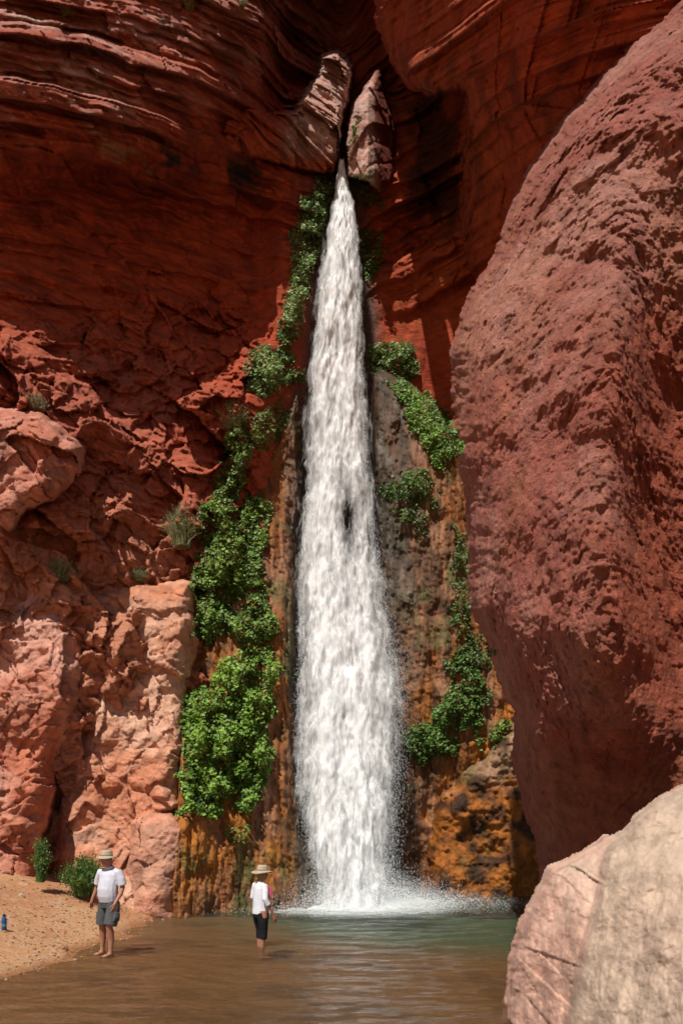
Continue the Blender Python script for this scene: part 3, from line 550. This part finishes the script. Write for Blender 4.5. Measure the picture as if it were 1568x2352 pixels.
shrub('shrub',85,940,0.35,0.4,n=160,col=(.26,.21,.10))
shrub('shrub',928,830,0.5,0.8,n=160,col=(.16,.20,.08))
shrub('shrub',195,2040,0.62,1.0,Y=17.3,n=650,col=(.11,.20,.04),leaf=0.03,base=0.6)
shrub('shrub',95,2010,0.25,1.1,Y=16.7,n=160,col=(.11,.20,.04),leaf=0.03,base=0.95)
shrub('shrub',520,985,0.4,0.4,n=120,col=(.32,.26,.13))
for (b,e) in [(435,20),(555,15),(150,30)]: shrub('shrub',b,e,0.25,0.3,n=80,col=(.25,.20,.07))
# ------------------------------------------------------------------ people
def loft(path,seg=14):
    pts=[Vector(p[:3]) for p in path]; V=[];F=[]
    for i,p in enumerate(path):
        t=(pts[min(i+1,len(pts)-1)]-pts[max(i-1,0)]).normalized()
        ref=Vector((1,0,0)) if abs(t.x)<0.85 else Vector((0,1,0))
        a=(ref-t*ref.dot(t)).normalized(); b=t.cross(a)
        for k in range(seg):
            g=2*math.pi*k/seg; V.append(pts[i]+a*math.cos(g)*p[3]+b*math.sin(g)*p[4])
    n=len(path)
    for i in range(n-1):
        for k in range(seg):
            k2=(k+1)%seg; F.append((i*seg+k,i*seg+k2,(i+1)*seg+k2,(i+1)*seg+k))
    c0=len(V);V.append(pts[0]);c1=len(V);V.append(pts[-1])
    for k in range(seg):
        k2=(k+1)%seg; F.append((c0,k2,k)); F.append((c1,(n-1)*seg+k,(n-1)*seg+k2))
    return V,F
def part(name,lofts,mat,parent,voxel=0.008,sm=3,remesh=True):
    V=[];F=[]
    for lf in lofts:
        v,f=loft(lf) if not isinstance(lf,tuple) else lf
        o=len(V);V+=[tuple(q) for q in v];F+=[tuple(i+o for i in q) for q in f]
    me=bpy.data.meshes.new(name);me.from_pydata(V,[],F);me.materials.append(mat)
    import bmesh
    bm=bmesh.new();bm.from_mesh(me);bmesh.ops.recalc_face_normals(bm,faces=bm.faces);bm.to_mesh(me);bm.free()
    for p in me.polygons:p.use_smooth=True
    ob=bpy.data.objects.new(name,me);bpy.context.scene.collection.objects.link(ob);ob.parent=parent
    if remesh:
        r=ob.modifiers.new('r','REMESH');r.mode='VOXEL';r.voxel_size=voxel;r.use_smooth_shade=True
        s=ob.modifiers.new('s','SMOOTH');s.iterations=sm;s.factor=0.5
    return ob
def hand(w,side,dirn=(0,-0.15,-1),curl=0.5,sc=1.0):
    """relaxed hand hanging from wrist w; side=+1/-1 outward"""
    W=Vector(w);D=Vector(dirn).normalized(); fwd=Vector((0,-1,0)); fwd=(fwd-D*fwd.dot(D)).normalized(); inn=D.cross(fwd)*1.0
    if inn.x*side>0: inn=-inn
    L_=[[(*(W+D*t+fwd*f),a*sc,b*sc) for t,f,a,b in ((0,0,.024,.026),(.035,0,.018,.034),(.07,0,.016,.041),(.095,0,.013,.038))]]
    for k,(off,ln) in enumerate(((.030,.070),(.011,.080),(-.009,.074),(-.028,.058))):
        b=W+D*.088+fwd*off; m1=b+D*ln*.45+inn*ln*.10*curl*2; m2=m1+D*ln*.28+inn*ln*.25*curl*2; m3=m2+D*ln*.15+inn*ln*.25*curl*2
        L_.append([(*b,.009,.009),(*m1,.0088,.0088),(*m2,.008,.008),(*m3,.006,.006)])
    b=W+D*.03+fwd*.028; L_.append([(*b,.012,.012),(*(b+fwd*.025+D*.025+inn*.01),.0105,.0105),(*(b+fwd*.032+D*.055+inn*.018),.009,.009),(*(b+fwd*.030+D*.072+inn*.022),.006,.006)])
    return L_
def head_lofts(c,s=1.0):
    x,y,z=c
    R=[(-.112,-.030,.022,.030),(-.105,-.032,.040,.048),(-.085,-.022,.055,.070),(-.055,-.010,.064,.084),(-.02,-.004,.071,.092),(.02,0,.075,.097),(.055,.004,.074,.096),(.085,.008,.064,.082),(.105,.010,.044,.058),(.115,.010,.015,.02)]
    hd=[(x,y+r[1]*s,z+r[0]*s,r[2]*s,r[3]*s) for r in R]
    nose=[(x,y-.090*s,z+.015*s,.008,.008),(x,y-.104*s,z-.015*s,.011,.012),(x,y-.112*s,z-.034*s,.014,.012),(x,y-.095*s,z-.042*s,.010,.008)]
    lips=[(x-.022,y-.084*s,z-.063*s,.003,.006),(x,y-.093*s,z-.064*s,.008,.008),(x+.022,y-.084*s,z-.063*s,.003,.006)]
    brow=[(x-.04,y-.082*s,z+.024*s,.006,.006),(x,y-.094*s,z+.026*s,.008,.008),(x+.04,y-.082*s,z+.024*s,.006,.006)]
    ears=[[(x+sd*.073*s,y+.004,z-.028*s,.006,.010),(x+sd*.080*s,y+.010,z-.005*s,.008,.016),(x+sd*.078*s,y+.010,z+.018*s,.006,.012)] for sd in(-1,1)]
    return [hd,nose,lips,brow]+ears
def lathe(c,prof,seg=28,wave=0.0,ex=1.12):
    V=[];F=[]
    for r,z in prof:
        for k in range(seg):
            g=2*math.pi*k/seg; V.append((c[0]+math.cos(g)*r,c[1]+math.sin(g)*r*ex,c[2]+z+wave*math.sin(2*g+.6)*max(0,r-.09)*4))
    for i in range(len(prof)-1):
        for k in range(seg):
            k2=(k+1)%seg;F.append((i*seg+k,i*seg+k2,(i+1)*seg+k2,(i+1)*seg+k))
    o=len(V);V.append((c[0],c[1],c[2]+prof[-1][1]));n=len(prof)-1
    for k in range(seg):F.append((n*seg+k,n*seg+(k+1)%seg,o))
    return V,F
def hat(name,c,mat,band,parent,R=.165):
    e=bpy.data.objects.new(name,None);bpy.context.scene.collection.objects.link(e);e.parent=parent
    pr=[(.080,-.006),(R,-.034),(R+.004,-.030),(R,-.025),(.092,.004),(.088,.05),(.080,.085),(.058,.100),(.02,.094)]
    v,f=lathe(c,pr,wave=0.04); me=bpy.data.meshes.new('hat_shell');me.from_pydata(v,[],f);me.materials.append(mat)
    for p in me.polygons:p.use_smooth=True
    o=bpy.data.objects.new('hat_shell',me);bpy.context.scene.collection.objects.link(o);o.parent=e
    v,f=lathe(c,[(.094,.004),(.0935,.022),(.085,.022)],wave=0); me=bpy.data.meshes.new('hat_band');me.from_pydata(v,[],f[:-28]);me.materials.append(band)
    o=bpy.data.objects.new('hat_band',me);bpy.context.scene.collection.objects.link(o);o.parent=e
    return e
skin=plain('skin',(0.40,0.18,0.11),0.55,0.08,12,0.1)
shirtw=plain('white_cotton',(0.72,0.73,0.78),0.85,0.06,9,0.5,0.2)
shirtl=plain('grey_lavender_cotton',(0.60,0.60,0.68),0.85,0.06,9,0.5,0.2)
shortg=plain('grey_fabric',(0.085,0.09,0.09),0.85,0.15,10,0.5,0.2)
blackf=plain('black_fabric',(0.012,0.012,0.014),0.8,0.15,10,0.4,0.2)
tanf=plain('tan_canvas',(0.42,0.34,0.24),0.9,0.1,18,0.3,0.15)
bandm=plain('hat_band_cloth',(0.22,0.17,0.11),0.9); hairg=plain('hair',(0.22,0.15,0.09),0.6,0.3,60,0.6); shoe=plain('sandal_rubber',(0.03,0.028,0.025),0.7)
pinkm=plain('pink_cloth',(0.70,0.12,0.22),0.8,0.1,15,0.3,0.2); eyew=plain('eye_white',(0.7,0.7,0.68),0.3); eyed=plain('iris',(0.03,0.02,0.015),0.2)
def eyes(c,s,parent):
    for sd in (-1,1):
        for nm,dy,r,mt in (('eyeball',-.074,.0125,eyew),('iris',-.0835,.0058,eyed)):
            V=IV*r+np.array([c[0]+sd*.032*s,c[1]+dy*s,c[2]+.004]); mesh_np(nm,V,IF,mt,None,True,parent)
# --- man
X0,Y0=-3.87,13.3; gz=float(ground_z(np.array([X0]),np.array([Y0]))[0])
man=bpy.data.objects.new('man',None);bpy.context.scene.collection.objects.link(man);man.location=(X0,Y0,gz);man.rotation_euler=(0,0,math.radians(-30))
LH,RH=(-.375,-.03,.915),(.27,-.14,.905)
hc=(-.01,-.055,1.615)
body=[[(-.10,0,.95,.085,.09),(-.11,0,.80,.088,.092),(-.135,-.012,.62,.070,.074),(-.15,-.015,.50,.056,.06),(-.16,.01,.40,.056,.062),(-.17,.02,.28,.048,.052),(-.18,.015,.14,.034,.038),(-.18,.01,.06,.036,.042)],
 [(.10,0,.95,.085,.09),(.105,-.01,.80,.088,.092),(.095,-.06,.62,.070,.074),(.09,-.09,.50,.056,.06),(.09,-.06,.40,.056,.062),(.09,-.045,.28,.048,.052),(.09,-.06,.14,.034,.038),(.09,-.065,.06,.036,.042)],
 [(0,0,.90,.15,.11),(0,-.01,1.05,.15,.12),(0,0,1.25,.16,.115),(0,.01,1.40,.14,.09),(0,.01,1.46,.07,.065),(-.005,-.015,1.52,.055,.058),(-.01,-.035,1.58,.052,.055)],
 [(-.13,.01,1.415,.05,.05),(-.205,.01,1.395,.055,.055),(-.255,.02,1.30,.048,.048),(-.32,.04,1.16,.039,.040),(-.345,.02,1.06,.037,.040),(-.37,-.02,.95,.026,.028),(*LH,.025,.026)],
 [(.13,.01,1.425,.05,.05),(.205,.01,1.41,.055,.055),(.24,.02,1.30,.048,.048),(.265,.035,1.16,.039,.040),(.27,-.01,1.06,.037,.040),(.27,-.10,.95,.026,.028),(*RH,.025,.026)]]
feet=((-.18,.01),(.09,-.065))
for f in feet:
    body.append([(f[0],f[1]+.055,.045,.03,.03),(f[0],f[1],.05,.036,.042),(f[0]-.004,f[1]-.07,.042,.042,.032),(f[0]-.008,f[1]-.13,.03,.046,.022),(f[0]-.008,f[1]-.175,.022,.036,.016)])
part('man_body',body+head_lofts(hc)+hand(LH,-1)+hand(RH,1,(0,-.3,-1)),skin,man,0.006,2)
eyes(hc,1,man)
part('polo_shirt',[[(0,-.015,.92,.175,.138),(0,-.03,1.02,.185,.158),(0,-.035,1.12,.183,.16),(0,-.015,1.25,.185,.142),(0,0,1.36,.185,.118),(0,.01,1.42,.150,.095),(0,.012,1.465,.085,.075),(0,.008,1.495,.070,.070)],
 [(-.12,.01,1.405,.065,.07),(-.20,.01,1.395,.072,.075),(-.255,.02,1.30,.072,.074),(-.30,.032,1.19,.072,.074)],
 [(.12,.01,1.415,.065,.07),(.20,.01,1.405,.072,.075),(.24,.02,1.30,.072,.074),(.262,.032,1.19,.072,.074)]],shirtl,man,0.009,2)
part('shirt_collar',[[(0,.006,1.475,.082,.080),(0,.004,1.505,.074,.072),(0,.004,1.506,.05,.05),(0,.006,1.48,.05,.05)]],shirtl,man,remesh=False)
part('shorts',[[(0,-.01,.98,.170,.135),(0,-.005,.90,.178,.138),(0,0,.82,.170,.13)],[(-.09,0,.92,.095,.12),(-.112,-.004,.78,.108,.115),(-.14,-.012,.60,.108,.112),(-.15,-.012,.53,.112,.112)],[(.09,0,.92,.095,.12),(.104,-.02,.78,.108,.115),(.100,-.06,.60,.108,.112),(.098,-.078,.53,.110,.112)],
 [(-.225,.0,.74,.02,.06),(-.245,-.0,.66,.026,.065),(-.245,0,.60,.018,.06)],[(.205,-.02,.74,.02,.06),(.213,-.04,.66,.026,.065),(.208,-.05,.60,.018,.06)]],shortg,man,0.008,2)
part('hair',[[(hc[0],hc[1]+.03,hc[2]-.045,.070,.070),(hc[0],hc[1]+.022,hc[2],.079,.085),(hc[0],hc[1]+.012,hc[2]+.05,.079,.095),(hc[0],hc[1]+.01,hc[2]+.10,.06,.07)]],hairg,man,0.008,2)
hat('sun_hat',(hc[0],hc[1]+.005,hc[2]+.062),tanf,bandm,man,.155)
for f in feet:
    part('sandal',[[(f[0],f[1]+.085,.012,.034,.012),(f[0],f[1],.012,.040,.012),(f[0]-.006,f[1]-.09,.012,.048,.012),(f[0]-.008,f[1]-.19,.012,.036,.012)],[(f[0]-.05,f[1]-.09,.03,.012,.008),(f[0]-.005,f[1]-.095,.078,.014,.006),(f[0]+.045,f[1]-.09,.03,.012,.008)]],shoe,man,0.006,1)
# --- woman
X0,Y0=-1.42,14.0; gz=-0.21
wom=bpy.data.objects.new('woman',None);bpy.context.scene.collection.objects.link(wom);wom.location=(X0,Y0,gz);wom.rotation_euler=(0,0,math.radians(122))
LH,RH=(-.245,-.13,.80),(.235,-.16,.83); hc=(0,-.04,1.50)
body=[[(-.09,0,.86,.085,.095),(-.095,0,.74,.084,.090),(-.10,-.01,.58,.064,.068),(-.10,-.005,.45,.050,.054),(-.10,.015,.36,.050,.056),(-.10,.02,.24,.040,.044),(-.10,.012,.12,.030,.034),(-.10,.01,.05,.034,.038)],
 [(.09,0,.86,.085,.095),(.095,0,.74,.084,.090),(.095,-.03,.58,.064,.068),(.09,-.045,.45,.050,.054),(.085,-.03,.36,.050,.056),(.08,-.02,.24,.040,.044),(.08,-.03,.12,.030,.034),(.08,-.035,.05,.034,.038)],
 [(0,0,.84,.14,.11),(0,0,.98,.12,.10),(0,0,1.15,.13,.10),(0,.01,1.29,.12,.08),(0,.01,1.35,.06,.055),(0,-.01,1.41,.046,.050),(0,-.025,1.46,.045,.048)],
 [(-.11,.01,1.31,.04,.04),(-.175,.01,1.295,.046,.046),(-.205,.015,1.20,.040,.040),(-.235,.03,1.06,.034,.034),(-.245,-.02,.97,.030,.032),(-.248,-.09,.87,.022,.024),(*LH,.021,.022)],
 [(.11,.01,1.31,.04,.04),(.175,.01,1.295,.046,.046),(.205,.02,1.20,.040,.040),(.225,.04,1.06,.034,.034),(.235,-.03,.97,.030,.032),(.237,-.11,.89,.022,.024),(*RH,.021,.022)]]
for f in ((-.10,.01),(.08,-.035)):
    body.append([(f[0],f[1]+.05,.04,.026,.026),(f[0],f[1],.045,.032,.036),(f[0],f[1]-.06,.036,.038,.028),(f[0],f[1]-.12,.026,.040,.02),(f[0],f[1]-.155,.018,.032,.014)])
part('woman_body',body+head_lofts(hc,.93)+hand(LH,-1,(0,-.35,-1),.6,.88)+hand(RH,1,(0,-.35,-1),.6,.88),skin,wom,0.006,2)
eyes(hc,.93,wom)
part('white_shirt',[[(0,0,.80,.172,.145),(0,0,.92,.158,.135),(0,.0,1.03,.152,.130),(0,-.012,1.16,.160,.135),(0,0,1.26,.155,.110),(0,.01,1.31,.12,.085),(0,.012,1.35,.07,.065),(0,.008,1.375,.058,.058)],
 [(-.10,.01,1.30,.055,.06),(-.17,.01,1.295,.06,.064),(-.205,.015,1.20,.060,.060),(-.235,.028,1.07,.056,.056),(-.243,-.01,1.00,.050,.050),(-.245,-.03,.97,.052,.052)],
 [(.10,.01,1.30,.055,.06),(.17,.01,1.295,.06,.064),(.205,.02,1.20,.060,.060),(.225,.038,1.07,.056,.056),(.233,-.01,1.00,.050,.050),(.235,-.035,.97,.052,.052)]],shirtw,wom,0.008,2)
part('capri_pants',[[(0,0,.90,.148,.125),(0,0,.82,.158,.135),(0,0,.74,.150,.125)],[(-.085,0,.82,.085,.115),(-.096,0,.68,.088,.096),(-.10,-.008,.52,.070,.075),(-.10,0,.36,.066,.070)],[(.085,0,.82,.085,.115),(.095,-.01,.68,.088,.096),(.092,-.035,.52,.070,.075),(.085,-.03,.36,.066,.070)]],blackf,wom,0.008,2)
part('pink_towel',[[(.07,-.10,1.30,.05,.02),(.08,-.160,1.22,.06,.03),(.07,-.170,1.08,.065,.03),(.06,-.165,.99,.05,.02)],[(-.06,-.10,1.30,.04,.02),(-.07,-.160,1.20,.045,.03),(-.06,-.165,1.08,.045,.02)]],pinkm,wom,0.008,2)
part('hair',[[(0,hc[1]+.045,hc[2]-.15,.030,.022),(0,hc[1]+.06,hc[2]-.10,.048,.032),(0,hc[1]+.035,hc[2]-.05,.066,.062),(0,hc[1]+.018,hc[2],.074,.080),(0,hc[1]+.01,hc[2]+.05,.073,.088),(0,hc[1]+.01,hc[2]+.09,.055,.065)],
 [(0,hc[1]+.065,hc[2]-.08,.03,.025),(0,hc[1]+.10,hc[2]-.14,.032,.026),(0,hc[1]+.10,hc[2]-.24,.022,.018),(0,hc[1]+.09,hc[2]-.30,.008,.008)]],hairg,wom,0.007,2)
hat('sun_hat',(0,hc[1]+.005,hc[2]+.055),tanf,bandm,wom,.175)
# ------------------------------------------------------------------ water bottle on the sand
bx,by=-5.50,13.0; bz=float(ground_z(np.array([bx]),np.array([by]))[0])
bot=bpy.data.objects.new('water_bottle',None);bpy.context.scene.collection.objects.link(bot);bot.location=(bx,by,bz-.005)
bluem=plain('blue_enamel',(0.02,0.09,0.24),0.35,0.05); capm=plain('bottle_cap_plastic',(0.02,0.02,0.025),0.5); labm=plain('label_teal',(0.10,0.22,0.30),0.5)
def lob(nm,prof,mat):
    v,f=lathe((0,0,0),prof,24,0,1.0); me=bpy.data.meshes.new(nm);me.from_pydata(v,[],f);me.materials.append(mat)
    for p in me.polygons:p.use_smooth=True
    o=bpy.data.objects.new(nm,me);bpy.context.scene.collection.objects.link(o);o.parent=bot
lob('flask',[(.001,0),(.036,0),(.040,.006),(.040,.19),(.036,.21),(.024,.228),(.022,.235)],bluem)
lob('cap',[(.001,.232),(.025,.232),(.026,.236),(.026,.262),(.023,.267),(.012,.268),(.010,.28)],capm)
lob('label',[(.0405,.07),(.0408,.072),(.0408,.11),(.0405,.112),(.0405,.1121)],labm)
# ------------------------------------------------------------------ light, sky, camera
ev,az=math.radians(58),math.radians(24)
S=Vector((-math.sin(az)*math.cos(ev),-math.cos(az)*math.cos(ev),math.sin(ev)))
w=bpy.data.worlds.new("World"); bpy.context.scene.world=w; w.use_nodes=True; nt=w.node_tree
bg=nt.nodes['Background']; sk=nt.nodes.new('ShaderNodeTexSky'); sk.sky_type='NISHITA'; sk.sun_disc=False
sk.sun_elevation=ev; sk.sun_rotation=math.atan2(S.x,S.y); nt.links.new(sk.outputs[0],bg.inputs[0]); bg.inputs[1].default_value=0.05
sd=bpy.data.lights.new('sun','SUN'); sd.energy=5.0; sd.angle=math.radians(0.5); sd.color=(1,0.95,0.87)
so=bpy.data.objects.new('sun',sd); bpy.context.scene.collection.objects.link(so); so.rotation_euler=S.to_track_quat('Z','Y').to_euler()
cd=bpy.data.cameras.new('camera'); co=bpy.data.objects.new('camera',cd); bpy.context.scene.collection.objects.link(co)
co.location=(0,0,EH); co.rotation_euler=(math.radians(90),0,0); cd.sensor_fit='VERTICAL'; cd.sensor_height=36; cd.sensor_width=24
cd.lens=FL/2352*36; cd.shift_y=(BZ-1176)/2352; cd.clip_end=1000; cd.clip_start=0.05
bpy.context.scene.camera=co
vs=bpy.context.scene.view_settings; vs.view_transform='Standard'; vs.look='None'; vs.exposure=0
